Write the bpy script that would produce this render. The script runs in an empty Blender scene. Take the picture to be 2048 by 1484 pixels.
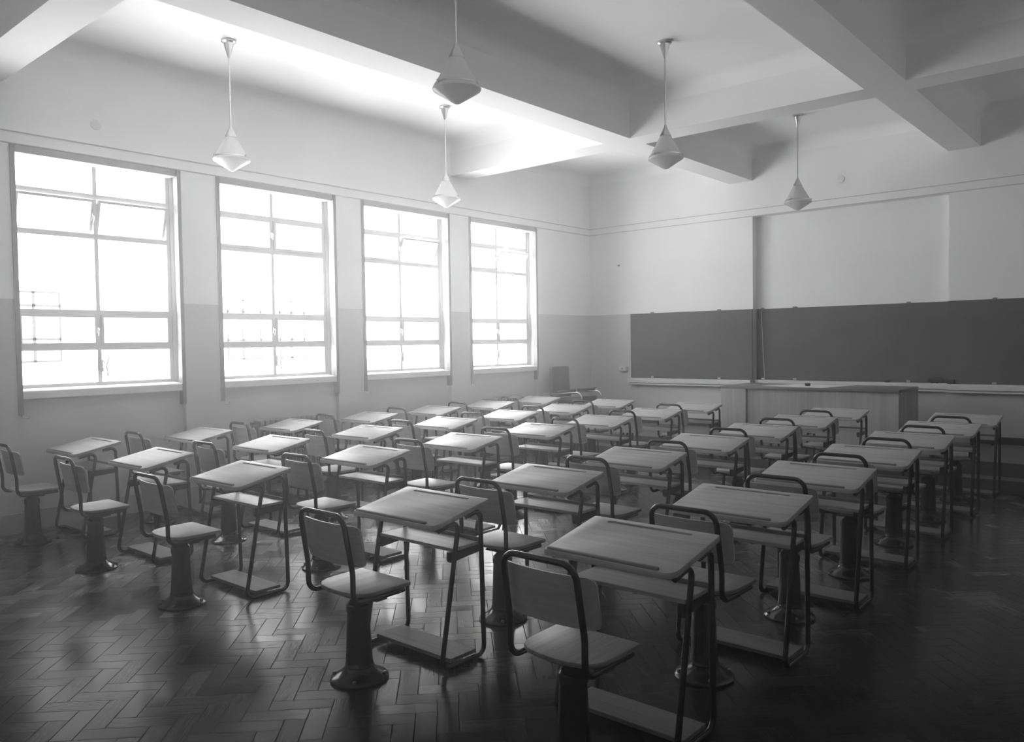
import bpy, bmesh, math, random
from mathutils import Vector, Matrix
random.seed(7)
SC = bpy.context.scene
COL = SC.collection
R = math.radians

# ------------------------------------------------------------------ camera, world, light, exposure
cam_d = bpy.data.cameras.new('camera')
cam_d.sensor_width = 36.0
cam_d.lens = 1589.76 / 2048 * 36.0
cam_d.clip_start = 0.05
cam_d.clip_end = 300
cam = bpy.data.objects.new('camera', cam_d)
COL.objects.link(cam)
_a, _b, _c = R(40.6865), R(-1.9646), R(-0.8454)
_f = Vector((-math.sin(_a)*math.cos(_b), math.cos(_a)*math.cos(_b), math.sin(_b)))
_r = Vector((math.cos(_a), math.sin(_a), 0))
_u = _r.cross(_f)
_r2 = _r*math.cos(_c) + _u*math.sin(_c)
_u2 = -_r*math.sin(_c) + _u*math.cos(_c)
cam.matrix_world = Matrix(((_r2.x, _u2.x, -_f.x, 7.2666), (_r2.y, _u2.y, -_f.y, -10.3754), (_r2.z, _u2.z, -_f.z, 1.4861), (0, 0, 0, 1)))
SC.camera = cam

world = bpy.data.worlds.new('sky')
SC.world = world
world.use_nodes = True
wn = world.node_tree.nodes
wn['Background'].inputs['Strength'].default_value = 54.0
_tc = wn.new('ShaderNodeTexCoord'); _sx = wn.new('ShaderNodeSeparateXYZ'); _cr = wn.new('ShaderNodeValToRGB'); _ma = wn.new('ShaderNodeMath')
_ma.operation = 'MULTIPLY_ADD'; _ma.inputs[1].default_value = 0.5; _ma.inputs[2].default_value = 0.5
# sky light by height: stronger below the horizon, shaped to light ceiling and beams
_el = _cr.color_ramp.elements
_el[0].position, _el[1].position = 0.0, 1.0
for _z, _v in ((-0.8, 0.82), (-0.66, 0.88), (-0.5, 0.88), (-0.35, 0.72), (-0.2, 0.56), (-0.06, 0.46), (0.15, 0.42)):
    _el.new(_z*0.5+0.5).color = (_v, _v, _v, 1)
_el[0].color = (0.7, 0.7, 0.7, 1); _el[len(_el)-1].color = (0.4, 0.4, 0.4, 1)
world.node_tree.links.new(_tc.outputs['Generated'], _sx.inputs[0])
world.node_tree.links.new(_sx.outputs[2], _ma.inputs[0])
world.node_tree.links.new(_ma.outputs[0], _cr.inputs[0])
# brighter towards +y after a dip, shaped for floor glare and haze glow
_az = wn.new('ShaderNodeValToRGB'); _mb = wn.new('ShaderNodeMath')
_mb.operation = 'MULTIPLY_ADD'; _mb.inputs[1].default_value = 0.5; _mb.inputs[2].default_value = 0.5
_el = _az.color_ramp.elements
_el[0].position, _el[1].position = 0.0, 1.0
_el[0].color = (0.46, 0.46, 0.46, 1); _el[1].color = (1, 1, 1, 1)
for _y, _v in ((-0.1, 0.46), (0.2, 0.28), (0.40, 0.32), (0.55, 0.72), (0.78, 0.88)):
    _el.new(_y*0.5+0.5).color = (_v, _v, _v, 1)
_vm = wn.new('ShaderNodeVectorMath'); _vm.operation = 'SCALE'
world.node_tree.links.new(_sx.outputs[1], _mb.inputs[0])
world.node_tree.links.new(_mb.outputs[0], _az.inputs[0])
world.node_tree.links.new(_cr.outputs[0], _vm.inputs[0])
world.node_tree.links.new(_az.outputs[0], _vm.inputs['Scale'])
world.node_tree.links.new(_vm.outputs[0], wn['Background'].inputs['Color'])

SC.view_settings.view_transform = 'Standard'
SC.view_settings.look = 'None'
SC.view_settings.gamma = 1.0
SC.view_settings.use_curve_mapping = False
SC.view_settings.exposure = 0.1
cy = SC.cycles
cy.max_bounces = 10
cy.diffuse_bounces = 7
cy.glossy_bounces = 4
cy.transmission_bounces = 6
cy.transparent_max_bounces = 10
cy.volume_bounces = 1
cy.sample_clamp_indirect = 6.0
cy.caustics_reflective = False
cy.caustics_refractive = False
cy.use_denoising = True

# room dimensions (metres): x from the window wall, y towards the blackboard wall (y=0), z up
XR, YB, ZC, ZB, ZD = 7.76, -11.2, 4.08, 3.645, 1.91
WIN = [(-8.10, -6.68), (-6.32, -4.90), (-4.54, -3.12), (-2.76, -1.34)]
ZT, ZRAIL = 3.162, 3.263

# ------------------------------------------------------------------ helpers
def new_bm():
    return bmesh.new()

def box(bm, x0, x1, y0, y1, z0, z1):
    v = [bm.verts.new(p) for p in ((x0,y0,z0),(x1,y0,z0),(x1,y1,z0),(x0,y1,z0),(x0,y0,z1),(x1,y0,z1),(x1,y1,z1),(x0,y1,z1))]
    for f in ((3,2,1,0),(4,5,6,7),(0,1,5,4),(1,2,6,5),(2,3,7,6),(3,0,4,7)):
        bm.faces.new([v[i] for i in f])
    return v

def bevel(bm, w, seg=2, ang=30):
    bm.normal_update()
    ed = [e for e in bm.edges if e.is_manifold and e.calc_face_angle(0) > R(ang)]
    if ed:
        bmesh.ops.bevel(bm, geom=ed, offset=w, segments=seg, profile=0.5, affect='EDGES', clamp_overlap=True)

def prism(bm, pts, axis, a, b):
    """extrude a closed outline along axis (0,1,2) from a to b; pts are the two other coordinates in order"""
    def mk(p, t):
        q = list(p)
        q.insert(axis, t)
        return bm.verts.new(q)
    A = [mk(p, a) for p in pts]
    B = [mk(p, b) for p in pts]
    n = len(pts)
    bm.faces.new(A[::-1])
    bm.faces.new(B)
    for i in range(n):
        bm.faces.new((A[i], A[(i+1) % n], B[(i+1) % n], B[i]))

def lathe(bm, prof, seg=32, c=(0, 0, 0)):
    rings = []
    for r, z in prof:
        if r < 1e-5:
            rings.append([bm.verts.new((c[0], c[1], c[2]+z))])
        else:
            rings.append([bm.verts.new((c[0]+r*math.cos(2*math.pi*i/seg), c[1]+r*math.sin(2*math.pi*i/seg), c[2]+z)) for i in range(seg)])
    for P, Q in zip(rings, rings[1:]):
        for i in range(seg):
            j = (i+1) % seg
            if len(P) == 1 and len(Q) == 1:
                continue
            if len(P) == 1:
                bm.faces.new((P[0], Q[i], Q[j]))
            elif len(Q) == 1:
                bm.faces.new((P[i], P[j], Q[0]))
            else:
                bm.faces.new((P[i], P[j], Q[j], Q[i]))

def fillet(pts, rad, n=6):
    pts = [Vector(p) for p in pts]
    if not hasattr(rad, '__len__'):
        rad = [rad]*len(pts)
    out = [pts[0]]
    for i in range(1, len(pts)-1):
        p, a, b = pts[i], pts[i-1], pts[i+1]
        u, w = (a-p), (b-p)
        lu, lw = u.length, w.length
        u.normalize(); w.normalize()
        th = u.angle(w)
        r = rad[i]
        if r <= 0 or th > math.pi-0.01:
            out.append(p); continue
        t = min(r/math.tan(th/2), lu*0.49, lw*0.49)
        r = t*math.tan(th/2)
        bis = (u+w).normalized()
        cen = p + bis*(r/math.sin(th/2))
        s, e = p+u*t-cen, p+w*t-cen
        ang = s.angle(e)
        ax = s.cross(e).normalized()
        for k in range(n+1):
            out.append(cen + Matrix.Rotation(ang*k/n, 3, ax) @ s)
    out.append(pts[-1])
    return out

def tube(bm, pts, r, seg=12, cap=True):
    pts = [Vector(p) for p in pts]
    n = len(pts)
    T = []
    for i in range(n):
        a = pts[max(i-1, 0)]; b = pts[min(i+1, n-1)]
        T.append((b-a).normalized())
    ref = Vector((0, 0, 1)) if abs(T[0].z) < 0.9 else Vector((1, 0, 0))
    N = (ref - T[0]*ref.dot(T[0])).normalized()
    rings = []
    for i in range(n):
        if i:
            N = (N - T[i]*N.dot(T[i])).normalized()
        B = T[i].cross(N)
        rr = r[i] if hasattr(r, '__len__') else r
        rings.append([bm.verts.new(pts[i] + (N*math.cos(2*math.pi*k/seg) + B*math.sin(2*math.pi*k/seg))*rr) for k in range(seg)])
    for P, Q in zip(rings, rings[1:]):
        for k in range(seg):
            bm.faces.new((P[k], P[(k+1) % seg], Q[(k+1) % seg], Q[k]))
    if cap:
        bm.faces.new(rings[0][::-1])
        bm.faces.new(rings[-1])

def obj(name, bm, mat, parent=None, smooth=None):
    bmesh.ops.recalc_face_normals(bm, faces=bm.faces[:])
    me = bpy.data.meshes.new(name)
    bm.to_mesh(me)
    bm.free()
    me.materials.append(mat)
    if smooth is not None:
        me.polygons.foreach_set('use_smooth', [True]*len(me.polygons))
        me.set_sharp_from_angle(angle=R(smooth))
    o = bpy.data.objects.new(name, me)
    COL.objects.link(o)
    if parent:
        o.parent = parent
    return o

def tag(o, label, cat, group=None):
    o['label'] = label
    o['category'] = cat
    if group:
        o['group'] = group
    return o

def thing(name, label, cat, loc=(0, 0, 0), rz=0.0, group=None):
    o = bpy.data.objects.new(name, None)
    o.empty_display_size = 0.1
    COL.objects.link(o)
    o.location = loc
    o.rotation_euler = (0, 0, rz)
    return tag(o, label, cat, group)

def struct(name, bm, mat, parent=None, smooth=None):
    o = obj(name, bm, mat, parent, smooth)
    if not parent:
        o['kind'] = 'structure'
    return o

def dup(o, parent=None):
    c = o.copy()
    COL.objects.link(c)
    if parent:
        c.parent = parent
    for ch in list(o.children):
        dup(ch, c)
    return c

# ------------------------------------------------------------------ materials (black-and-white photograph: all greys)
class NT:
    def __init__(s, name):
        s.m = bpy.data.materials.new(name)
        s.m.use_nodes = True
        s.t = s.m.node_tree
        s.n = s.t.nodes
        s.b = s.n['Principled BSDF']
    def add(s, typ, **kw):
        n = s.n.new(typ)
        for k, v in kw.items():
            setattr(n, k, v)
        return n
    def link(s, a, b):
        s.t.links.new(a, b)
    def val(s, sock, v):
        if isinstance(v, (int, float)):
            sock.default_value = v
        else:
            s.link(v, sock)
    def math(s, op, a, b=None, c=None):
        n = s.add('ShaderNodeMath', operation=op)
        s.val(n.inputs[0], a)
        if b is not None: s.val(n.inputs[1], b)
        if c is not None: s.val(n.inputs[2], c)
        return n.outputs[0]
    def xyz(s, x, y, z):
        n = s.add('ShaderNodeCombineXYZ')
        for i, v in enumerate((x, y, z)):
            s.val(n.inputs[i], v)
        return n.outputs[0]
    def sep(s, v):
        n = s.add('ShaderNodeSeparateXYZ')
        s.link(v, n.inputs[0])
        return n.outputs
    def noise(s, vec, scale, detail=3.0, rough=0.5):
        n = s.add('ShaderNodeTexNoise')
        n.inputs['Scale'].default_value = scale
        n.inputs['Detail'].default_value = detail
        n.inputs['Roughness'].default_value = rough
        if vec is not None: s.link(vec, n.inputs['Vector'])
        return n.outputs['Fac']
    def remap(s, f, a, b, c, d):
        n = s.add('ShaderNodeMapRange')
        s.link(f, n.inputs[0])
        for i, v in enumerate((a, b, c, d)):
            s.val(n.inputs[i+1], v)
        return n.outputs[0]
    def col(s, f):
        s.link(f, s.b.inputs['Base Color'])
    def satin(s, k, ior=1.4, p=1, mask=None):
        """worn finish: diffuse under a gloss coat whose reflection is k times the Fresnel value"""
        df = s.add('ShaderNodeBsdfDiffuse'); gl = s.add('ShaderNodeBsdfGlossy'); fr = s.add('ShaderNodeFresnel'); mx = s.add('ShaderNodeMixShader')
        fr.inputs['IOR'].default_value = ior
        for src, dst in (('Base Color', df.inputs['Color']), ('Roughness', gl.inputs['Roughness']), ('Normal', df.inputs['Normal']), ('Normal', gl.inputs['Normal']), ('Normal', fr.inputs['Normal'])):
            if s.b.inputs[src].is_linked:
                s.link(s.b.inputs[src].links[0].from_socket, dst)
            elif src == 'Roughness':
                dst.default_value = s.b.inputs[src].default_value
        fac = s.math('MULTIPLY', fr.outputs[0], k) if p == 1 else s.math('MINIMUM', s.math('MULTIPLY', s.math('POWER', fr.outputs[0], p), k), 0.5)
        if mask is not None: fac = s.math('MULTIPLY', fac, mask)
        s.link(fac, mx.inputs[0])
        s.link(df.outputs[0], mx.inputs[1]); s.link(gl.outputs[0], mx.inputs[2])
        s.link(mx.outputs[0], s.n['Material Output'].inputs['Surface'])
        s.n.remove(s.b)
    def rough(s, v):
        s.val(s.b.inputs['Roughness'], v)
    def bump(s, h, strength, dist=0.01):
        n = s.add('ShaderNodeBump')
        n.inputs['Strength'].default_value = strength
        n.inputs['Distance'].default_value = dist
        s.link(h, n.inputs['Height'])
        s.link(n.outputs[0], s.b.inputs['Normal'])
    def spec(s, v):
        s.b.inputs['Specular IOR Level'].default_value = v

def plain(name, g, rough=0.6, var=0.06, scale=6.0, metal=0.0, spec=0.5, bump=0.0):
    t = NT(name)
    tc = t.add('ShaderNodeTexCoord')
    f = t.noise(tc.outputs['Object'], scale, 4)
    t.col(t.remap(f, 0.3, 0.7, g*(1-var), g*(1+var)))
    t.rough(rough)
    t.b.inputs['Metallic'].default_value = metal
    t.spec(spec)
    if bump:
        t.bump(t.noise(tc.outputs['Object'], scale*12, 3), bump, 0.004)
    return t.m

def wall_mat(name, up, low):
    t = NT(name)
    g = t.add('ShaderNodeNewGeometry')
    z = t.sep(g.outputs['Position'])[2]
    k = t.math('GREATER_THAN', z, ZD)
    f = t.noise(g.outputs['Position'], 1.3, 5)
    v = t.remap(f, 0.3, 0.7, 0.97, 1.03)
    base = t.math('ADD', t.math('MULTIPLY', k, up-low), low)
    t.col(t.math('MULTIPLY', base, v))
    t.rough(t.math('SUBTRACT', 0.62, t.math('MULTIPLY', t.math('SUBTRACT', 1.0, k), 0.22)))
    t.spec(0.3)
    t.bump(t.noise(g.outputs['Position'], 60, 3), 0.05, 0.004)
    return t.m

def wood(name, lo, hi, along='x', rough=0.4, scale=1.0, spec=0.5):
    t = NT(name)
    tc = t.add('ShaderNodeTexCoord')
    oi = t.add('ShaderNodeObjectInfo')
    s = t.sep(tc.outputs['Object'])
    rnd = t.math('MULTIPLY', oi.outputs['Random'], 37.0)
    k = {'x': (1.4, 30, 30), 'y': (30, 1.4, 30), 'z': (30, 30, 1.4)}[along]
    v = t.xyz(*[t.math('MULTIPLY_ADD', s[i], k[i]*scale, rnd) for i in range(3)])
    f1 = t.noise(v, 1.0, 6, 0.6)
    k2 = tuple(q*(5 if q > 5 else 2) for q in k)
    v2 = t.xyz(*[t.math('MULTIPLY_ADD', s[i], k2[i]*scale, rnd) for i in range(3)])
    f2 = t.noise(v2, 1.0, 3)
    f = t.math('ADD', t.math('MULTIPLY', f1, 0.7), t.math('MULTIPLY', f2, 0.3))
    c = t.remap(f, 0.32, 0.68, lo*0.96, hi*1.02)
    t.col(t.math('MULTIPLY', c, t.remap(oi.outputs['Random'], 0, 1, 0.92, 1.08)))
    t.rough(rough)
    t.spec(spec)
    t.bump(f2, 0.06, 0.002)
    t.satin(spec)
    return t.m

def parquet():
    """herringbone of 3:1 blocks laid at 45 degrees to the walls"""
    t = NT('oak_parquet')
    g = t.add('ShaderNodeNewGeometry')
    x, y, z = t.sep(g.outputs['Position'])
    w = 0.0867
    s = 1/(w*math.sqrt(2))
    u = t.math('ADD', t.math('MULTIPLY', t.math('ADD', x, y), s), 0.31)
    v = t.math('ADD', t.math('MULTIPLY', t.math('SUBTRACT', y, x), s), 0.17)
    i, j = t.math('FLOOR', u), t.math('FLOOR', v)
    fx, fy = t.math('SUBTRACT', u, i), t.math('SUBTRACT', v, j)
    n = 3
    k = t.math('FLOORED_MODULO', t.math('SUBTRACT', i, j), 2.0*n)
    hor = t.math('LESS_THAN', k, n-0.5)
    ver = t.math('SUBTRACT', 1.0, hor)
    pv = t.math('SUBTRACT', 2.0*n-1, k)
    mix = lambda a, b: t.math('ADD', t.math('MULTIPLY', a, hor), t.math('MULTIPLY', b, ver))
    along = mix(t.math('ADD', k, fx), t.math('ADD', pv, fy))
    across = mix(fy, fx)
    ida = mix(t.math('SUBTRACT', i, k), t.math('ADD', i, 531.0))
    idb = mix(j, t.math('SUBTRACT', j, pv))
    wn_ = t.add('ShaderNodeTexWhiteNoise', noise_dimensions='3D')
    t.link(t.xyz(ida, idb, hor), wn_.inputs['Vector'])
    rv = wn_.outputs['Value']
    rc = t.sep(wn_.outputs['Color'])
    d = t.math('MINIMUM', t.math('MINIMUM', across, t.math('SUBTRACT', 1.0, across)),
               t.math('MINIMUM', along, t.math('SUBTRACT', float(n), along)))
    gap = t.remap(d, 0.010, 0.028, 1.0, 0.0)
    grain = t.noise(t.xyz(t.math('MULTIPLY_ADD', along, 0.35, t.math('MULTIPLY', rv, 50.0)), t.math('MULTIPLY', across, 5.0), t.math('MULTIPLY', rv, 80.0)), 2.2, 5, 0.65)
    blot = t.noise(g.outputs['Position'], 1.6, 4, 0.6)
    base = t.remap(rv, 0, 1, 0.006, 0.015)
    base = t.math('MULTIPLY', base, t.remap(grain, 0.3, 0.7, 0.75, 1.25))
    base = t.math('MULTIPLY', base, t.remap(gap, 0, 1, 1.0, 0.9))
    t.col(base)
    ro = t.math('ADD', t.remap(rc[0], 0, 1, 0.16, 0.24), t.remap(blot, 0.3, 0.7, -0.03, 0.07))
    t.rough(t.math('ADD', t.math('ADD', ro, t.remap(grain, 0.3, 0.7, -0.02, 0.04)), t.math('MULTIPLY', gap, 0.5)))
    t.spec(0.13)
    tilt = t.math('ADD', t.math('MULTIPLY', t.math('SUBTRACT', across, 0.5), t.math('SUBTRACT', rc[1], 0.5)),
                  t.math('MULTIPLY', along, t.math('MULTIPLY', t.math('SUBTRACT', rc[2], 0.5), 0.5)))
    h = t.math('ADD', t.math('MULTIPLY', tilt, 0.20), t.math('MULTIPLY', gap, -0.12))
    h = t.math('ADD', h, t.math('MULTIPLY', grain, 0.05))
    t.bump(h, 0.35, 0.004)
    t.satin(42.0, 1.18, 2.5, t.remap(gap, 0, 1, 1.0, 0.12))
    return t.m

M = {}
M['wall'] = wall_mat('painted_plaster', 0.87, 0.58)
M['dim_wall'] = wall_mat('plaster_over_grey_dado', 0.87, 0.45)
M['far_wall'] = wall_mat('plaster_over_added_dado', 0.87, 0.14)  # unseen right wall; dark lower band put in to cut light on the floor
M['beam'] = plain('white_beam_plaster', 0.88, 0.8, 0.02, 1.0, spec=0.2)
M['ceil'] = plain('white_ceiling', 0.92, 0.8, 0.02, 1.0, spec=0.2)
M['floor'] = parquet()
M['skirt'] = plain('painted_skirting', 0.46, 0.45, 0.05)
M['dark_skirt'] = wood('stained_skirting', 0.025, 0.05, 'x', 0.4)
M['dais'] = wood('dais_boards', 0.06, 0.10, 'x', 0.4, 0.5)
M['plate'] = plain('painted_plate', 0.76, 0.5, 0.03)
M['rail'] = plain('white_moulding', 0.50, 0.55, 0.02)
M['oak'] = wood('oak_veneer', 0.32, 0.46, 'x', 0.40, 1.0, 0.5)
M['oak_edge'] = wood('oak_edge', 0.17, 0.26, 'x', 0.45, 1.0, 0.25)
M['ply'] = wood('beech_plywood', 0.34, 0.48, 'x', 0.40, 1.0, 0.5)
M['foot'] = wood('worn_footboard', 0.10, 0.16, 'x', 0.5, 1.0, 0.4)
M['bench_top'] = wood('dark_bench_top', 0.13, 0.20, 'x', 0.35, 0.7, 0.8)
M['seat_ply'] = wood('beech_seat_plywood', 0.18, 0.28, 'y', 0.40, 1.0, 0.5)
M['veneer'] = wood('figured_veneer', 0.28, 0.43, 'z', 0.42, 0.38)
M['steel'] = plain('dark_enamelled_steel', 0.006, 0.20, 0.1, 9, 0.0, 0.45)
M['iron'] = plain('black_cast_iron', 0.004, 0.18, 0.2, 14, 0.0, 0.35, 0.05)
M['bolt'] = plain('bolt_steel', 0.12, 0.35, 0.1, 9, 0.8)
M['board'] = plain('slate_blackboard', 0.085, 0.55, 0.22, 2.2, spec=0.35)
M['ledge'] = plain('cream_ledge', 0.66, 0.5, 0.03)
M['frame'] = plain('steel_window_paint', 0.58, 0.45, 0.04)
M['sill'] = plain('white_sill', 0.72, 0.35, 0.03)
M['guide'] = plain('blind_guide_metal', 0.16, 0.4, 0.06)
M['box'] = plain('blind_box_paint', 0.30, 0.5, 0.04)
M['brass'] = plain('nickel_fitting', 0.62, 0.3, 0.05, 9, 0.7)
M['chrome'] = plain('satin_nickel', 0.60, 0.25, 0.05, 9, 0.9)
M['rad'] = plain('radiator_enamel', 0.17, 0.45, 0.05)
M['leather'] = plain('dark_leatherette', 0.02, 0.5, 0.12, 8)
M['pad'] = plain('dark_arm_pad', 0.015, 0.45, 0.1)
M['paper'] = plain('white_paper', 0.8, 0.8, 0.02)
M['felt'] = plain('dark_felt', 0.04, 0.9, 0.3, 30)
M['white_box'] = plain('white_bakelite', 0.62, 0.4, 0.03)
M['cream_stick'] = plain('pale_stick', 0.6, 0.5, 0.05)
M['facade'] = plain('white_render', 0.8, 0.9, 0.02, 0.6)
M['facade_bar'] = plain('facade_window_bars', 0.012, 0.6, 0.05)
M['facade_pane'] = plain('facade_panes', 0.62, 0.3, 0.05)

def glass_mat():
    t = NT('window_glass')
    n = t.n
    out = n['Material Output']
    tr = t.add('ShaderNodeBsdfTransparent')
    tr.inputs[0].default_value = (0.96, 0.96, 0.96, 1)
    gl = t.add('ShaderNodeBsdfGlossy')
    gl.inputs['Roughness'].default_value = 0.02
    tc = t.add('ShaderNodeTexCoord')
    f = t.remap(t.noise(tc.outputs['Object'], 0.8, 2), 0.3, 0.7, 0.04, 0.07)
    mx = t.add('ShaderNodeMixShader')
    t.link(f, mx.inputs[0])
    t.link(tr.outputs[0], mx.inputs[1])
    t.link(gl.outputs[0], mx.inputs[2])
    t.link(mx.outputs[0], out.inputs['Surface'])
    return t.m
M['glass'] = glass_mat()

def opal(name, g, trans):
    t = NT(name)
    out = t.n['Material Output']
    tc = t.add('ShaderNodeTexCoord')
    f = t.noise(tc.outputs['Object'], 5, 3)
    t.col(t.remap(f, 0.3, 0.7, g*0.97, g*1.02))
    t.rough(0.22)
    tl = t.add('ShaderNodeBsdfTranslucent')
    tl.inputs[0].default_value = (0.85, 0.85, 0.85, 1)
    mx = t.add('ShaderNodeMixShader')
    mx.inputs[0].default_value = trans
    t.link(t.b.outputs[0], mx.inputs[1])
    t.link(tl.outputs[0], mx.inputs[2])
    t.link(mx.outputs[0], out.inputs['Surface'])
    return t.m
M['opal'] = opal('opal_glass', 0.88, 0.60)
M['satin'] = opal('satin_glass', 0.78, 0.50)

# ------------------------------------------------------------------ room shell
bm = new_bm(); box(bm, -0.3, XR+0.2, YB-0.2, 0.35, -0.1, 0.0)
struct('floor', bm, M['floor'])

# two-step platform along the blackboard wall
bm = new_bm(); box(bm, 0, XR, -1.52, 0.0, 0.001, 0.27); bevel(bm, 0.008, 2)
box(bm, 2.69, 5.076, -0.01, 0.13, 0.001, 0.268)
struct('platform', bm, M['dais'])
bm = new_bm(); box(bm, 0, XR, -1.75, -1.521, 0.001, 0.135); bevel(bm, 0.008, 2)
struct('platform_step', bm, M['dais'])

def multi_box(lst):
    b = new_bm()
    for q in lst: box(b, *q)
    return b

# window wall: piers, recessed aprons below the sills, lintels
T = -0.30
segs = []
edges = [YB-0.2] + [e for w in WIN for e in w] + [0.35]
for k in range(0, len(edges), 2):
    segs.append((T, 0, edges[k], edges[k+1], -0.1, ZC+0.15))
for y0, y1 in WIN:
    segs.append((T, -0.05, y0, y1, -0.1, 1.10))
    segs.append((T, 0, y0, y1, ZT, ZC+0.15))
struct('wall_left', multi_box(segs), M['wall'])
# blackboard wall with its shallow recess
D = 0.13
struct('wall_front', multi_box([(0, 2.69, 0, 0.35, -0.1, ZC+0.15), (5.076, XR+0.2, 0, 0.35, -0.1, ZC+0.15),
                                (2.69, 5.076, 0, 0.35, ZT, ZC+0.15), (2.69, 5.076, D, 0.35, -0.1, ZT)]), M['wall'])
bm = new_bm(); box(bm, XR, XR+0.2, YB-0.2, 0.0, -0.1, ZC+0.15)
struct('wall_right', bm, M['far_wall'])
bm = new_bm(); box(bm, 0, XR, YB-0.2, YB, -0.1, ZC+0.15)
struct('wall_back', bm, M['dim_wall'])

# beams
BX = [(2.36, 2.69), (5.066, 5.40)]
BY = [(-8.44, -8.13), (-3.08, -2.76)]
beam_parts = [(x0, x1, YB, 0.0, ZB, ZC+0.1) for x0, x1 in BX]
xs = [0.0, 2.36, 2.69, 5.066, 5.40, XR]
for y0, y1 in BY:
    for a in (0, 2, 4):
        beam_parts.append((xs[a], xs[a+1], y0, y1, ZB, ZC+0.1))
for k, q in enumerate(beam_parts):
    bm = new_bm(); box(bm, *q)
    struct('ceiling_beam', bm, M['beam'])

# ceiling: nine bays, the plaster coved where it meets walls and beams
bm = new_bm()
RC = 0.14
def cove_steps(a, b):
    s = [0, 0.01, 0.03, 0.06, 0.10, 0.15, RC]
    m = (a+b)/2
    out = [a+q for q in s] + [m] + [b-q for q in reversed(s)]
    return out
def drop(d):
    return 0 if d >= RC else RC - math.sqrt(max(RC*RC-(RC-d)**2, 0))
ybays = [(YB, -8.44), (-8.13, -3.08), (-2.76, 0.0)]
for xa, xb in ((0, 2.36), (2.69, 5.066), (5.40, XR)):
    for ya, yb in ybays:
        X, Y = cove_steps(xa, xb), cove_steps(ya, yb)
        g = [[bm.verts.new((x, y, ZC - min(RC, math.hypot(drop(min(x-xa, xb-x)), drop(min(y-ya, yb-y)))))) for y in Y] for x in X]
        for i in range(len(X)-1):
            for j in range(len(Y)-1):
                bm.faces.new((g[i][j], g[i][j+1], g[i+1][j+1], g[i+1][j]))
box(bm, -0.3, XR+0.2, YB-0.2, 0.35, ZC+0.151, ZC+0.35)
struct('ceiling', bm, M['ceil'], smooth=40)

# skirtings and picture rails
bm = multi_box([(0, 0.018, YB, WIN[0][0], 0.0, 0.165), (0, 0.018, WIN[3][1], -1.75, 0, 0.165)]
               + [(0, 0.018, WIN[k][1], WIN[k+1][0], 0, 0.165) for k in range(3)]
               + [(-0.05, -0.032, y0, y1, 0, 0.165) for y0, y1 in WIN[:3]] + [(-0.05, -0.032, WIN[3][0], -1.75, 0, 0.165)])
struct('baseboard_left', bm, M['skirt'])
bm = multi_box([(0.0, 2.69, -0.02, 0, 0.271, 0.35), (5.076, XR, -0.02, 0, 0.271, 0.35), (2.69, 5.076, D-0.02, D, 0.271, 0.35)])
struct('baseboard_front', bm, M['dark_skirt'])
bm = new_bm(); box(bm, XR-0.02, XR, YB, -1.76, 0, 0.165)
struct('baseboard_right', bm, M['dark_skirt'])
# two thin beads run round the walls: one over the window heads, one a hand above it
bm = multi_box([(0, 0.007, YB, 0, z-0.004, z+0.004) for z in (ZT+0.005, ZRAIL)])
struct('trim_1', bm, M['rail'])
bm = multi_box([(0.007, XR, -0.007, 0, ZRAIL-0.004, ZRAIL+0.004), (0.007, XR, -0.007, 0, ZT+0.001, ZT+0.009)])
struct('trim_2', bm, M['rail'])

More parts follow.
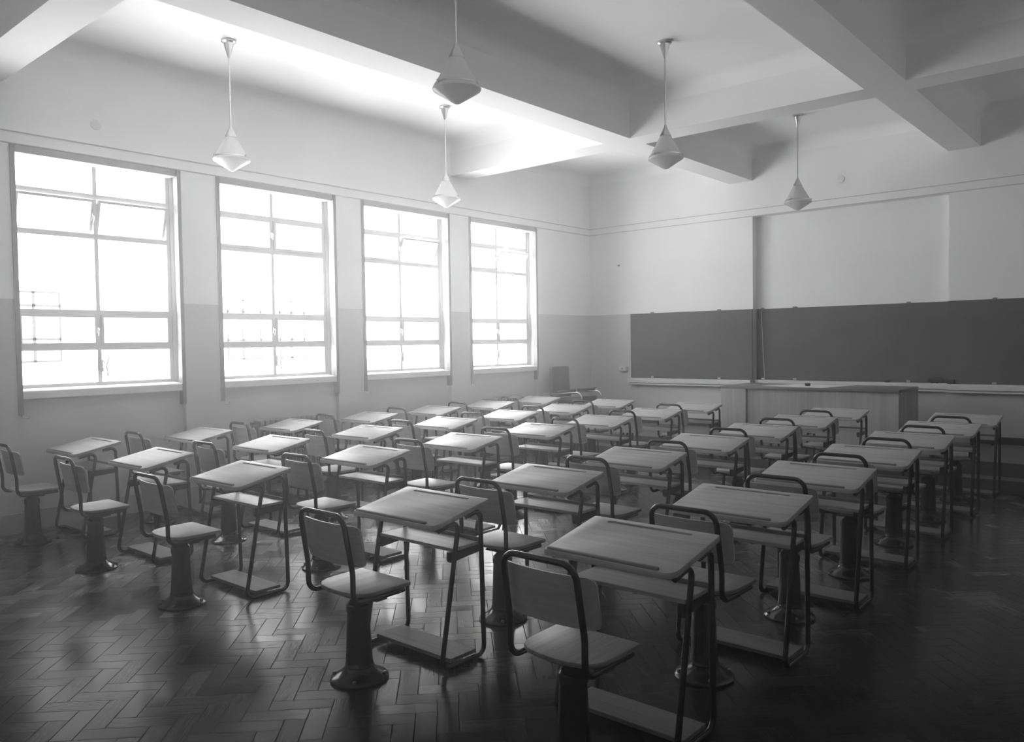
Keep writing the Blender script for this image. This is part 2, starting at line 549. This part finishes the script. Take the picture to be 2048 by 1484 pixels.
# ------------------------------------------------------------------ windows
ZW = [1.165, 1.507, 1.817, 2.49, 2.84, 3.162]
XG = -0.17
def add_frame(bm, y0, y1, z0, z1, w, x0, x1):
    box(bm, x0, x1, y0, y0+w, z0, z1); box(bm, x0, x1, y1-w, y1, z0, z1)
    box(bm, x0, x1, y0+w, y1-w, z0, z0+w); box(bm, x0, x1, y0+w, y1-w, z1-w, z1)
OPEN = {(0, 0): 17, (0, 1): 17, (2, 1): 20, (3, 1): 38}
for k, (y0, y1) in enumerate(WIN):
    root = bpy.data.objects.new('window_%d' % (k+1), None)
    COL.objects.link(root)
    root.location = (XG, (y0+y1)/2, ZW[0])
    root['kind'] = 'structure'
    ox, oy, oz = root.location
    hw = (y1-y0)/2
    loc = lambda b: (bmesh.ops.translate(b, verts=b.verts[:], vec=(-ox, -oy, -oz)), b)[1]
    bm = new_bm()
    add_frame(bm, y0+0.035, y1-0.035, ZW[0], ZT, 0.036, XG-0.02, XG+0.02)
    box(bm, XG-0.02, XG+0.02, oy-0.017, oy+0.017, ZW[0]+0.036, ZT-0.036)
    for z in ZW[1:5]:
        box(bm, XG-0.021, XG+0.021, y0+0.07, y1-0.07, z-0.022, z+0.022)
    box(bm, XG-0.04, XG+0.03, y0, y0+0.035, ZW[0], ZT)
    box(bm, XG-0.04, XG+0.03, y1-0.035, y1, ZW[0], ZT)
    obj('window_frame', loc(bm), M['frame'], root)
    panes = new_bm()
    for h in (0, 1):
        ya = y0+0.071 if h == 0 else oy+0.017
        yb = oy-0.017 if h == 0 else y1-0.071
        for r_ in range(5):
            za, zb = ZW[r_]+(0.036 if r_ == 0 else 0.022), ZW[r_+1]-(0.036 if r_ == 4 else 0.022)
            if r_ in (1, 3):
                ang = OPEN.get((k, h), 0) if r_ == 3 else 0
                sb = new_bm()
                add_frame(sb, ya, yb, za, zb, 0.022, -0.014, 0.014)
                gb = new_bm(); box(gb, -0.002, 0.002, ya+0.02, yb-0.02, za+0.02, zb-0.02)
                zm, ym = (za+zb)/2, (ya+yb)/2
                for q in (sb, gb):
                    bmesh.ops.translate(q, verts=q.verts[:], vec=(0, -ym, -zm))
                s = obj('vent_sash', sb, M['frame'], root)
                s.location = (XG-ox+(0.024 if not ang else 0.0), ym-oy, zm-oz)
                s.rotation_euler = (0, R(ang), 0)
                obj('vent_pane', gb, M['glass'], s)
                hb = new_bm()
                box(hb, 0.014, 0.03, (yb if h == 0 else ya)-ym-0.012, (yb if h == 0 else ya)-ym+0.012, -0.03, 0.03)
                tube(hb, [(0.03, (yb if h == 0 else ya)-ym, 0.02), (0.05, (yb if h == 0 else ya)-ym, 0.0), (0.035, (yb if h == 0 else ya)-ym, -0.05)], 0.005, 8)
                if h == 0:
                    obj('sash_handle', hb, M['brass'], s)
                else:
                    hb.free()
            else:
                box(panes, XG-0.003, XG+0.003, ya, yb, za, zb)
    obj('window_panes', loc(panes), M['glass'], root)
    # winding fastener on the lowest mullion
    bm = new_bm()
    box(bm, XG+0.02, XG+0.045, oy-0.03, oy+0.02, 1.29, 1.40)
    tube(bm, fillet([(XG+0.04, oy, 1.40), (XG+0.07, oy+0.03, 1.36), (XG+0.075, oy+0.045, 1.25)], 0.02, 4), 0.007, 8)
    tube(bm, [(XG+0.045, oy+0.01, 1.33), (XG+0.09, oy+0.03, 1.35), (XG+0.09, oy+0.05, 1.42)], 0.006, 8)
    obj('window_fastener', loc(bm), M['brass'], root)
    bm = new_bm()
    prism(bm, [(0.012, 1.092), (0.012, 1.150), (0.004, 1.158), (-0.14, 1.172), (-0.20, 1.172), (-0.20, 1.092)], 1, y0+0.0355, y1-0.0355)
    for v in bm.verts:   # outline given as (x, z)
        pass
    obj('window_sill', loc(bm), M['sill'], root)
    bm = new_bm()
    box(bm, -0.13, 0.006, y0+0.0365, y1-0.0365, 3.098, ZT-0.001); bevel(bm, 0.006, 2)
    obj('blind_box', loc(bm), M['box'], root)
    for side in (0, 1):
        yc = y0+0.018 if side == 0 else y1-0.018
        bm = new_bm()
        box(bm, -0.048, 0.016, yc-0.0175, yc+0.0175, 0.963, ZT-0.001)
        g = obj('blind_guide', loc(bm), M['guide'], root)
        if side == 0:
            bm = new_bm()
            tube(bm, fillet([(0.0, yc+0.01, 0.985), (0.0, yc+0.01, 0.935), (0.02, yc+0.06, 0.935), (0.02, yc+0.06, 0.955)], 0.01, 4), 0.006, 8)
            obj('crank_handle', loc(bm), M['brass'], g)
    # portal that guides sky light through this opening
    ld = bpy.data.lights.new('window_portal', 'AREA')
    ld.shape = 'RECTANGLE'; ld.size = y1-y0; ld.size_y = ZT-1.12
    ld.cycles.is_portal = True
    lo = bpy.data.objects.new('window_portal', ld)
    COL.objects.link(lo)
    lo.location = (-0.31, oy, (ZT+1.12)/2)
    lo.rotation_euler = Vector((1, 0, 0)).to_track_quat('-Z', 'Z').to_euler()

# ------------------------------------------------------------------ building across the yard
root = thing('building', 'pale rendered building with small paned windows seen through the near classroom windows', 'building', (-25.0, 0.0, -5.0))
bm = new_bm(); box(bm, -6, 0, -9, 22, 0, 9.6)
obj('facade', bm, M['facade'], root)
for (yy, zz, ww, hh) in ((-0.45, 6.05, 1.70, 2.62), (7.98, 5.95, 1.70, 2.68), (10.6, 5.95, 1.40, 2.68)):
    bm = new_bm()
    box(bm, 0.0005, 0.03, yy, yy+ww, zz, zz+hh)
    w_ = obj('facade_window', bm, M['facade_pane'], root)
    bm = new_bm()
    add_frame(bm, yy, yy+ww, zz, zz+hh, 0.07, 0.0305, 0.06)
    box(bm, 0.0305, 0.06, yy+ww*0.43, yy+ww*0.43+0.10, zz, zz+hh)
    for q in (0.31, 0.78):
        box(bm, 0.0305, 0.06, yy, yy+ww, zz+hh*q, zz+hh*q+0.09)
    obj('window_bars', bm, M['facade_bar'], w_)

# ------------------------------------------------------------------ pupil desks
def top_z(y):
    return 0.682 + 0.068*y/0.355
HX = 0.268
def make_desk():
    t = thing('school_desk', '', 'desk')
    # sloping top with a routed pencil groove; near right corner well rounded
    def arc(cx, cy, r, a0, a1, n=6):
        return [(cx+r*math.cos(R(a0+(a1-a0)*i/n)), cy+r*math.sin(R(a0+(a1-a0)*i/n))) for i in range(n+1)]
    W = 0.287
    out = arc(-W+0.012, 0.012-0.006, 0.012, 180, 270, 3) + arc(W-0.045, 0.045-0.006, 0.045, 270, 360, 6) + arc(W-0.01, 0.345, 0.01, 0, 90, 3) + arc(-W+0.01, 0.345, 0.01, 90, 180, 3)
    bm = new_bm()
    prism(bm, out, 2, -0.024, 0.0)
    bevel(bm, 0.003, 2)
    me = bpy.data.meshes.new('tmp'); bm.to_mesh(me); bm.free()
    slab = bpy.data.objects.new('tmp', me); COL.objects.link(slab)
    bm = new_bm()
    prism(bm, arc(-0.19, 0.317, 0.009, 90, 270, 6) + arc(0.18, 0.317, 0.009, -90, 90, 6), 2, -0.008, 0.02)
    bmesh.ops.recalc_face_normals(bm, faces=bm.faces[:])
    mc = bpy.data.meshes.new('tmpc'); bm.to_mesh(mc); bm.free()
    cut = bpy.data.objects.new('tmpc', mc); COL.objects.link(cut)
    md = slab.modifiers.new('b', 'BOOLEAN'); md.operation = 'DIFFERENCE'; md.object = cut; md.solver = 'EXACT'
    dg = bpy.context.evaluated_depsgraph_get()
    fin = bpy.data.meshes.new_from_object(slab.evaluated_get(dg))
    bpy.data.objects.remove(slab); bpy.data.objects.remove(cut)
    bm = new_bm(); bm.from_mesh(fin)
    for v in bm.verts:
        v.co.z += top_z(v.co.y)
    top = obj('desk_top', bm, M['oak'], t, 35)
    bm = new_bm()
    box(bm, -0.272, 0.222, -0.002, 0.012, -0.003, 0.009); bevel(bm, 0.003, 2)
    for v in bm.verts:
        v.co.z += top_z(v.co.y)
    obj('pencil_stop', bm, M['oak_edge'], top, 35)
    # book shelf with raised back edge and steel side brackets
    bm = new_bm(); box(bm, -0.254, 0.254, 0.135, 0.318, 0.533, 0.549); bevel(bm, 0.002, 1)
    sh = obj('book_shelf', bm, M['oak'], t, 35)
    bm = new_bm(); box(bm, -0.254, 0.254, 0.3185, 0.328, 0.533, 0.566); bevel(bm, 0.002, 1)
    obj('shelf_back_edge', bm, M['oak_edge'], sh, 35)
    for s in (-1, 1):
        bm = new_bm()
        prism(bm, [(0.122, 0.532), (0.316, 0.532), (0.316, 0.500), (0.128, 0.485), (0.120, 0.500)], 0, s*0.2425-0.011, s*0.2425+0.011)
        obj('shelf_bracket', bm, M['steel'], sh)
    # foot board
    bm = new_bm(); box(bm, -0.262, 0.262, 0.105, 0.275, 0.028, 0.046); bevel(bm, 0.002, 1)
    obj('footrest', bm, M['foot'], t, 35)
    # tubular side frames
    r = 0.0118
    for s in (-1, 1):
        x = s*HX
        u = lambda y: top_z(y) - 0.026 - r
        P = fillet([(x, 0.035, u(0.035)), (x, 0.168, u(0.168)), (x, 0.040, r+0.001), (x, 0.325, r+0.001), (x, 0.312, u(0.312)), (x, 0.215, u(0.215))],
                   [0, 0.035, 0.042, 0.045, 0.035, 0], 7)
        bm = new_bm(); tube(bm, P, r, 12)
        obj('side_frame', bm, M['steel'], t, 40)
    return t

def make_chair():
    t = thing('pedestal_chair', '', 'chair')
    # cast iron pedestal
    bm = new_bm()
    lathe(bm, [(0.0, 0.0605), (0.063, 0.061), (0.065, 0.066), (0.061, 0.072), (0.0595, 0.085), (0.049, 0.304), (0.053, 0.307), (0.053, 0.337), (0.048, 0.345), (0.030, 0.362), (0.026, 0.364), (0.026, 0.376), (0.0, 0.376)], 32)
    obj('pedestal_column', bm, M['iron'], t, 30)
    bm = new_bm()
    lathe(bm, [(0.0, 0.0005), (0.128, 0.0005), (0.131, 0.004), (0.130, 0.010), (0.123, 0.017), (0.106, 0.026), (0.085, 0.038), (0.072, 0.050), (0.064, 0.0605), (0.0, 0.0605)], 40)
    fl = obj('base_flange', bm, M['iron'], t, 35)
    for a in (40, 130, 220, 310):
        bm = new_bm()
        lathe(bm, [(0.0, 0.0), (0.009, 0.0), (0.009, 0.010), (0.005, 0.013), (0.0, 0.013)], 10)
        b_ = obj('flange_bolt', bm, M['bolt'], fl, 35)
        b_.location = (0.113*math.cos(R(a)), 0.113*math.sin(R(a)), 0.0185)
    # seat plate and bracket
    bm = new_bm(); box(bm, -0.07, 0.07, -0.06, 0.11, 0.3765, 0.384); bevel(bm, 0.002, 1)
    for s in (-1, 1):
        box(bm, s*0.108-0.045, s*0.108+0.045, -0.02, 0.04, 0.378, 0.386)
    obj('seat_plate', bm, M['iron'], t)
    # plywood seat: square front, well rounded rear
    def arc(cx, cy, r, a0, a1, n=8):
        return [(cx+r*math.cos(R(a0+(a1-a0)*i/n)), cy+r*math.sin(R(a0+(a1-a0)*i/n))) for i in range(n+1)]
    o = arc(-0.172+0.11, -0.128+0.09, 0.0, 0, 0, 1)[:0]
    rear = [( -0.172, 0.0), (-0.168, -0.045), (-0.150, -0.085), (-0.115, -0.112), (-0.06, -0.126), (0.0, -0.130), (0.06, -0.126), (0.115, -0.112), (0.150, -0.085), (0.168, -0.045), (0.172, 0.0)]
    o = rear + arc(0.162, 0.152, 0.014, 0, 90, 3) + arc(-0.162, 0.152, 0.014, 90, 180, 3)
    bm = new_bm(); prism(bm, o, 2, 0.4125, 0.431); bevel(bm, 0.004, 2, 50)
    obj('seat', bm, M['seat_ply'], t, 40)
    # one bent tube: under the seat, up the back and over as a grab rail
    r = 0.0115
    bm = new_bm()
    P = fillet([(-0.158, 0.13, 0.399), (-0.158, -0.148, 0.399), (-0.158, -0.148, 0.53), (-0.152, -0.190, 0.779), (0.152, -0.190, 0.779), (0.158, -0.148, 0.53), (0.158, -0.148, 0.399), (0.158, 0.13, 0.399)],
               [0, 0.05, 0.2, 0.055, 0.055, 0.2, 0.05, 0], 8)
    tube(bm, P, r, 12)
    obj('back_frame', bm, M['steel'], t, 40)
    # curved plywood back
    bm = new_bm()
    nx, nz, th = 14, 8, 0.009
    W = 0.198
    def pt(u, w, side):
        x = -W + 2*W*u
        z0, z1 = 0.553, 0.733
        z = z0+(z1-z0)*w
        cyl = 0.030*(x/W)**2
        y = -0.150 - 0.042*(z-0.53)/0.25 + 0.0135 + cyl + side*th
        return (x, y, z)
    def inset(u, w):   # round the four corners
        rx, rz = 0.03, 0.03
        return u, w
    gr = []
    for side in (0, 1):
        g = []
        for i in range(nx+1):
            row = []
            for j in range(nz+1):
                u, w = i/nx, j/nz
                x = (2*u-1)*W; z = (w-0.5)*0.18
                rr = 0.028
                ex, ez = abs(x)-(W-rr), abs(z)-(0.09-rr)
                if ex > 0 and ez > 0:
                    m_ = max(ex, ez); L = math.hypot(ex, ez)
                    k = m_/L
                    x = math.copysign((W-rr)+ex*k, x); z = math.copysign((0.09-rr)+ez*k, z)
                row.append(bm.verts.new(pt((x/W+1)/2, z/0.18+0.5, side)))
            g.append(row)
        gr.append(g)
    for side in (0, 1):
        g = gr[side]
        for i in range(nx):
            for j in range(nz):
                bm.faces.new((g[i][j], g[i+1][j], g[i+1][j+1], g[i][j+1]))
    A, B = gr
    for i in range(nx):
        bm.faces.new((A[i][0], A[i+1][0], B[i+1][0], B[i][0]))
        bm.faces.new((A[i][nz], A[i+1][nz], B[i+1][nz], B[i][nz]))
    for j in range(nz):
        bm.faces.new((A[0][j], A[0][j+1], B[0][j+1], B[0][j]))
        bm.faces.new((A[nx][j], A[nx][j+1], B[nx][j+1], B[nx][j]))
    bk = obj('backrest', bm, M['ply'], t, 45)
    for s in (-1, 1):
        for z in (0.60, 0.69):
            y = -0.150 - 0.042*(z-0.53)/0.25 + 0.0135 + 0.030*(0.155/W)**2 + th
            bm = new_bm()
            lathe(bm, [(0.0, 0.0), (0.006, 0.0), (0.004, 0.003), (0.0, 0.003)], 10)
            q_ = obj('back_screw', bm, M['bolt'], bk, 35)
            q_.location = (s*0.155, y, z)
            q_.rotation_euler = (R(-90), 0, 0)
    return t

DX = [0.4424, 1.6188, 2.806, 4.4349, 5.6226]
DY = [-7.9526, -6.9773, -5.9977, -5.0207, -4.0536, -3.075, -2.1141]
COLN = ['the column beside the windows', 'the second column from the windows', 'the middle column', 'the second column from the right', 'the rightmost column']
ROWN = ['nearest the camera', 'second from the camera', 'third from the camera', 'fourth from the camera', 'fifth from the camera', 'sixth from the camera', 'nearest the blackboard']
desk0, chair0 = make_desk(), make_chair()
for c in range(5):
    for r_ in range(7):
        first = c == 0 and r_ == 0
        d = desk0 if first else dup(desk0)
        d.location = (DX[c], DY[r_], 0)
        tag(d, 'sloping wooden school desk %s in %s' % (ROWN[r_], COLN[c]), 'desk', 'school desks in five columns')
        k = chair0 if first else dup(chair0)
        k.location = (DX[c]+0.008, DY[r_]-0.2166, 0)
        k.rotation_euler = (0, 0, 0)
        tag(k, 'pedestal school chair %s in %s' % (ROWN[r_], COLN[c]), 'chair', 'pedestal chairs at the school desks')

# ------------------------------------------------------------------ pendant lamps
def make_lamp():
    t = thing('pendant_lamp', '', 'lamp')
    bm = new_bm()
    lathe(bm, [(0.0, 0.0), (0.060, 0.0), (0.060, -0.014), (0.050, -0.020), (0.044, -0.024), (0.012, -0.135), (0.010, -0.142), (0.0, -0.142)], 32)
    obj('ceiling_rose', bm, M['chrome'], t, 30)
    bm = new_bm(); tube(bm, [(0, 0, -0.14), (0, 0, -0.735)], 0.0075, 12)
    obj('rod', bm, M['chrome'], t, 40)
    bm = new_bm()
    lathe(bm, [(0.0, -0.715), (0.009, -0.716), (0.012, -0.73), (0.047, -0.800), (0.049, -0.812), (0.045, -0.812), (0.0, -0.79)], 32)
    obj('shade_cap', bm, M['chrome'], t, 30)
    bm = new_bm()
    lathe(bm, [(0.043, -0.806), (0.138, -0.978), (0.136, -0.978), (0.041, -0.806)], 48)
    obj('upper_shade', bm, M['opal'], t, 40)
    bm = new_bm()
    lathe(bm, [(0.138, -0.973), (0.142, -0.975), (0.146, -0.988), (0.140, -0.988), (0.135, -0.976)], 48)
    for a in (20, 140, 260):
        lathe(bm, [(0.0, -0.992), (0.006, -0.991), (0.006, -0.968), (0.0, -0.965)], 8, (0.146*math.cos(R(a)), 0.146*math.sin(R(a)), 0))
    obj('shade_band', bm, M['chrome'], t, 30)
    bm = new_bm()
    lathe(bm, [(0.139, -0.985), (0.150, -0.994), (0.153, -1.002), (0.150, -1.010), (0.02, -1.092), (0.0, -1.098)], 48)
    obj('lower_shade', bm, M['satin'], t, 35)
    return t
lamp0 = make_lamp()
LAMPS = [(1.048, -6.75, 'pendant lamp with conical glass shade hanging before the nearest window'),
         (1.038, -4.19, 'pendant lamp with conical glass shade hanging before the third window'),
         (3.756, -6.78, 'pendant lamp hanging nearest the camera, its rod cut by the top edge'),
         (3.756, -4.20, 'pendant lamp in front of the crossing of the ceiling beams'),
         (3.750, -1.155, 'pendant lamp hanging nearest the blackboard above the teacher bench')]
for k, (x, y, lab) in enumerate(LAMPS):
    o = lamp0 if k == 0 else dup(lamp0)
    o.location = (x, y, ZC-0.0005)
    tag(o, lab, 'lamp', 'pendant lamps with conical glass shades')

# ------------------------------------------------------------------ blackboards, ledges and what lies on them
def board(label, x0, x1, y, z0, z1, clips):
    t = thing('blackboard', label, 'blackboard', ((x0+x1)/2, y, z0), 0, 'blackboards on the front wall')
    xm = (x0+x1)/2
    bm = new_bm(); box(bm, x0-xm, x1-xm, -0.02, -0.0005, 0, z1-z0); bevel(bm, 0.002, 1)
    obj('writing_surface', bm, M['board'], t)
    for cx in clips:
        for top in (0, 1):
            bm = new_bm()
            z = z1-z0 if top else 0.006
            box(bm, cx-xm-0.022, cx-xm+0.022, -0.028, -0.0005, z-0.006, z+0.016)
            bevel(bm, 0.003, 2)
            obj('board_clip', bm, M['guide'] if top else M['brass'], t)
    return t
board('grey left blackboard panel nearest the window corner', 0.752, 2.6895, 0, 0.9475, 1.9096, (1.13, 2.20))
board('dark middle blackboard panel set back in the wall recess', 2.692, 5.0755, D, 0.9475, 1.9096, (2.78, 3.22, 4.62))
board('darkest right blackboard panel running out of the frame', 5.0765, 7.70, 0, 0.9475, 1.9096, (5.55, 6.9))

def ledge(label, x0, x1, y):
    bm = new_bm()
    prism(bm, [(-0.0005, 0.842), (-0.082, 0.842), (-0.088, 0.847), (-0.088, 0.864), (-0.060, 0.866), (-0.060, 0.876), (-0.098, 0.877), (-0.100, 0.936), (-0.094, 0.942), (-0.0005, 0.942)], 0, x0, x1)
    for v in bm.verts:
        v.co.y += y
    o = obj('chalk_ledge', bm, M['ledge'])
    tag(o, label, 'chalk ledge', 'chalk ledges under the blackboards')
    return o
ledge('cream chalk ledge under the left blackboard panel', 0.735, 2.688, 0)
ledge('cream chalk ledge set back under the middle blackboard panel', 2.70, 5.066, D)
ledge('cream chalk ledge under the right blackboard panel', 5.082, 7.70, 0)

def rest(name, label, cat, bm, mat, sm=40):
    return tag(obj(name, bm, mat, None, sm), label, cat)
bm = new_bm(); box(bm, 4.36, 4.42, 0.048, 0.098, 0.9425, 0.968); bevel(bm, 0.006, 2)
rest('board_eraser', 'small dark block eraser on the ledge above the bench', 'eraser', bm, M['felt'])
bm = new_bm()
bmesh.ops.create_uvsphere(bm, u_segments=20, v_segments=12, radius=1.0)
for v in bm.verts:
    v.co = Vector((4.925+v.co.x*0.085, 0.075+v.co.y*0.022, 0.981+v.co.z*0.038+0.006*math.sin(9*v.co.x+4*v.co.z)))
rest('sponge', 'rounded dark sponge on the ledge at the right end of the recess', 'sponge', bm, M['felt'])
bm = new_bm(); box(bm, 5.083, 5.16, -0.085, -0.03, 0.9425, 0.993); bevel(bm, 0.006, 2)
rest('board_duster', 'dark square duster beside the rounded sponge', 'duster', bm, M['felt'])
bm = new_bm(); tube(bm, [(2.82, 0.075, 0.945), (2.762, 0.1045, 1.885)], 0.0035, 10)
rest('pointer_stick', 'thin pale pointer leaning on the middle blackboard at the recess edge', 'pointer', bm, M['cream_stick'])
t = thing('switch_box', 'small white wall box beside the left blackboard edge', 'switch', (0.60, 0, 1.05))
bm = new_bm(); box(bm, -0.03, 0.09, -0.075, -0.0005, 0.0, 0.062); bevel(bm, 0.004, 2)
obj('box_body', bm, M['white_box'], t, 40)
bm = new_bm(); box(bm, 0.02, 0.04, -0.083, -0.0755, 0.02, 0.042); bevel(bm, 0.002, 1)
obj('toggle', bm, M['guide'], t)
for nm, lab, ax, a, b in (('cover_plate', 'faint round cover plate high on the window wall', 0, -7.42, 3.44), ('cover_plate', 'faint round cover plate high on the blackboard wall', 1, 3.86, 3.50)):
    bm = new_bm()
    lathe(bm, [(0.0, 0.0005), (0.045, 0.0005), (0.045, 0.004), (0.038, 0.007), (0.0, 0.007)], 28)
    mt = Matrix.Rotation(R(90), 3, 'Y') if ax == 0 else Matrix.Rotation(R(90), 3, 'X')
    bmesh.ops.rotate(bm, verts=bm.verts[:], cent=(0, 0, 0), matrix=mt)
    bmesh.ops.translate(bm, verts=bm.verts[:], vec=(0, a, b) if ax == 0 else (a, 0, b))
    tag(obj(nm, bm, M['plate'], None, 35), lab, 'cover plate')

bm = new_bm()
lathe(bm, [(0.0, 0.0005), (0.014, 0.0005), (0.010, 0.012), (0.012, 0.022), (0.0, 0.026)], 16)
bmesh.ops.rotate(bm, verts=bm.verts[:], cent=(0, 0, 0), matrix=Matrix.Rotation(R(90), 3, 'X'))
bmesh.ops.translate(bm, verts=bm.verts[:], vec=(0.545, 0, 2.66))
tag(obj('wall_hook', bm, M['guide'], None, 35), 'tiny dark hook on the white wall left of the blackboards', 'hook')

# ------------------------------------------------------------------ teacher's bench on the platform
BZ = 0.271
t = thing('teacher_bench', 'long veneered teacher bench standing before the blackboard', 'bench', (3.855, -0.885, BZ))
hx, y0, y1 = 1.025, -0.395, 0.395
bm = new_bm(); box(bm, -hx, hx, y0, y1, 0.629, 0.659); bevel(bm, 0.003, 2)
obj('bench_top', bm, M['bench_top'], t, 35)
bm = new_bm(); box(bm, -hx+0.33, hx-0.012, y0+0.03, y0+0.05, 0.0, 0.628)
obj('front_panel', bm, M['veneer'], t)
bm = new_bm(); box(bm, -hx+0.005, -hx+0.328, y0+0.004, y0+0.05, 0.0, 0.628); bevel(bm, 0.002, 1)
obj('cupboard_front', bm, M['veneer'], t)
bm = new_bm(); box(bm, hx-0.030, hx-0.002, y0+0.055, y1-0.01, 0.0, 0.628); bevel(bm, 0.002, 1)
obj('side_panel', bm, M['veneer'], t)
bm = new_bm(); box(bm, -hx+0.002, -hx+0.030, y0+0.055, y1-0.01, 0.0, 0.628); bevel(bm, 0.002, 1)
obj('side_panel', bm, M['veneer'], t)
bm = new_bm(); box(bm, hx-0.012, hx-0.002, y0+0.015, y0+0.05, 0.0, 0.628)
obj('corner_post', bm, M['oak_edge'], t)
zt = BZ+0.6595
bm = new_bm()
prism(bm, [(3.28, -1.10), (4.05, -1.22), (4.22, -0.60), (3.50, -0.56)], 2, zt, zt+0.002)
rest('paper_sheet', 'large white sheet lying on the middle of the teacher bench', 'paper', bm, M['paper'], None)
bm = new_bm()
lathe(bm, [(0.0, 0.001), (0.026, 0.001), (0.034, 0.03), (0.036, 0.033), (0.030, 0.030), (0.022, 0.006), (0.0, 0.005)], 24, (3.785, -0.95, zt+0.0022))
rest('small_dish', 'small dark dish standing on the white sheet', 'dish', bm, M['felt'])

# ------------------------------------------------------------------ radiators below the windows
def radiator(label, ya, yb):
    t = thing('radiator', label, 'radiator', (0.06, (ya+yb)/2, 0.0), 0, 'radiators below the windows')
    L = yb-ya
    n = int(round(L/0.062))
    bm = new_bm()
    for i in range(n):
        y = -L/2 + (i+0.5)*L/n
        for x in (-0.045, 0.045):
            tube(bm, fillet([(x, y, 0.13), (x, y, 0.70)], 0), 0.017, 8)
        b2 = new_bm()
        box(b2, -0.07, 0.07, y-0.0245, y+0.0245, 0.67, 0.745); box(b2, -0.07, 0.07, y-0.0245, y+0.0245, 0.09, 0.15)
        bevel(b2, 0.012, 3)
        tmp = bpy.data.meshes.new('t'); b2.to_mesh(tmp); b2.free(); bm.from_mesh(tmp); bpy.data.meshes.remove(tmp)
    obj('radiator_columns', bm, M['rad'], t, 40)
    for s in (-1, 1):
        bm = new_bm()
        box(bm, -0.05, 0.05, s*(L/2-0.04)-0.015, s*(L/2-0.04)+0.015, 0.0, 0.088)
        obj('foot', bm, M['rad'], t)
    bm = new_bm()
    lathe(bm, [(0.0, 0.0), (0.022, 0.0), (0.024, 0.03), (0.0, 0.035)], 16, (0.0, -L/2-0.045, 0.70))
    tube(bm, [(0, -L/2, 0.70), (0, -L/2-0.05, 0.70)], 0.012, 10)
    tube(bm, [(0, -L/2-0.045, 0.0), (0, -L/2-0.045, 0.70)], 0.012, 10)
    obj('valve_pipe', bm, M['rad'], t, 40)
    return t
radiator('column radiator below the second window from the left', -5.98, -5.05)
radiator('column radiator below the window nearest the corner', -2.55, -1.80)

# ------------------------------------------------------------------ armchair in the corner
t = thing('armchair', 'dark upholstered tubular armchair standing in the corner by the windows', 'armchair', (0.42, -1.0, 0.271))
bm = new_bm()
prism(bm, [(-0.30, 0.43), (-0.245, 0.42), (-0.265, 0.865), (-0.32, 0.87)], 1, -0.215, 0.215); bevel(bm, 0.018, 3)
obj('backrest', bm, M['leather'], t, 40)
bm = new_bm()
prism(bm, [(-0.26, 0.34), (0.24, 0.36), (0.24, 0.44), (-0.26, 0.41)], 1, -0.215, 0.215); bevel(bm, 0.02, 3)
obj('seat', bm, M['leather'], t, 40)
for s in (-1, 1):
    bm = new_bm()
    y = s*0.245
    tube(bm, fillet([(-0.30, y, 0.014), (0.24, y, 0.014), (0.30, y, 0.52), (-0.27, y, 0.47), (-0.30, y, 0.014)], [0, 0.07, 0.09, 0.05, 0], 8), 0.013, 12)
    tube(bm, [(0.2, s*0.215, 0.36), (0.27, y, 0.36)], 0.010, 10)
    tube(bm, [(-0.2, s*0.215, 0.38), (-0.28, y, 0.38)], 0.010, 10)
    obj('side_frame', bm, M['chrome'], t, 40)
    bm = new_bm(); box(bm, -0.14, 0.18, y-0.022, y+0.022, 0.500, 0.535); bevel(bm, 0.012, 3)
    for v in bm.verts:
        v.co.z += 0.0877*(v.co.x+0.14)-0.006
    obj('arm_pad', bm, M['pad'], t, 40)

# ------------------------------------------------------------------ thin haze volume added to the room, standing in for lens glow
t_ = NT('lens_glow_haze')
t_.n.remove(t_.b)
vs = t_.add('ShaderNodeVolumeScatter')
vs.inputs['Density'].default_value = 0.023
vs.inputs['Anisotropy'].default_value = 0.8
t_.link(vs.outputs[0], t_.n['Material Output'].inputs['Volume'])
bm = new_bm(); box(bm, -0.25, XR+0.05, YB-0.05, 0.18, -0.05, ZC+0.21)
hz = obj('haze', bm, t_.m)
hz['kind'] = 'stuff'
tag(hz, 'thin added haze volume standing in for lens glow', 'haze')
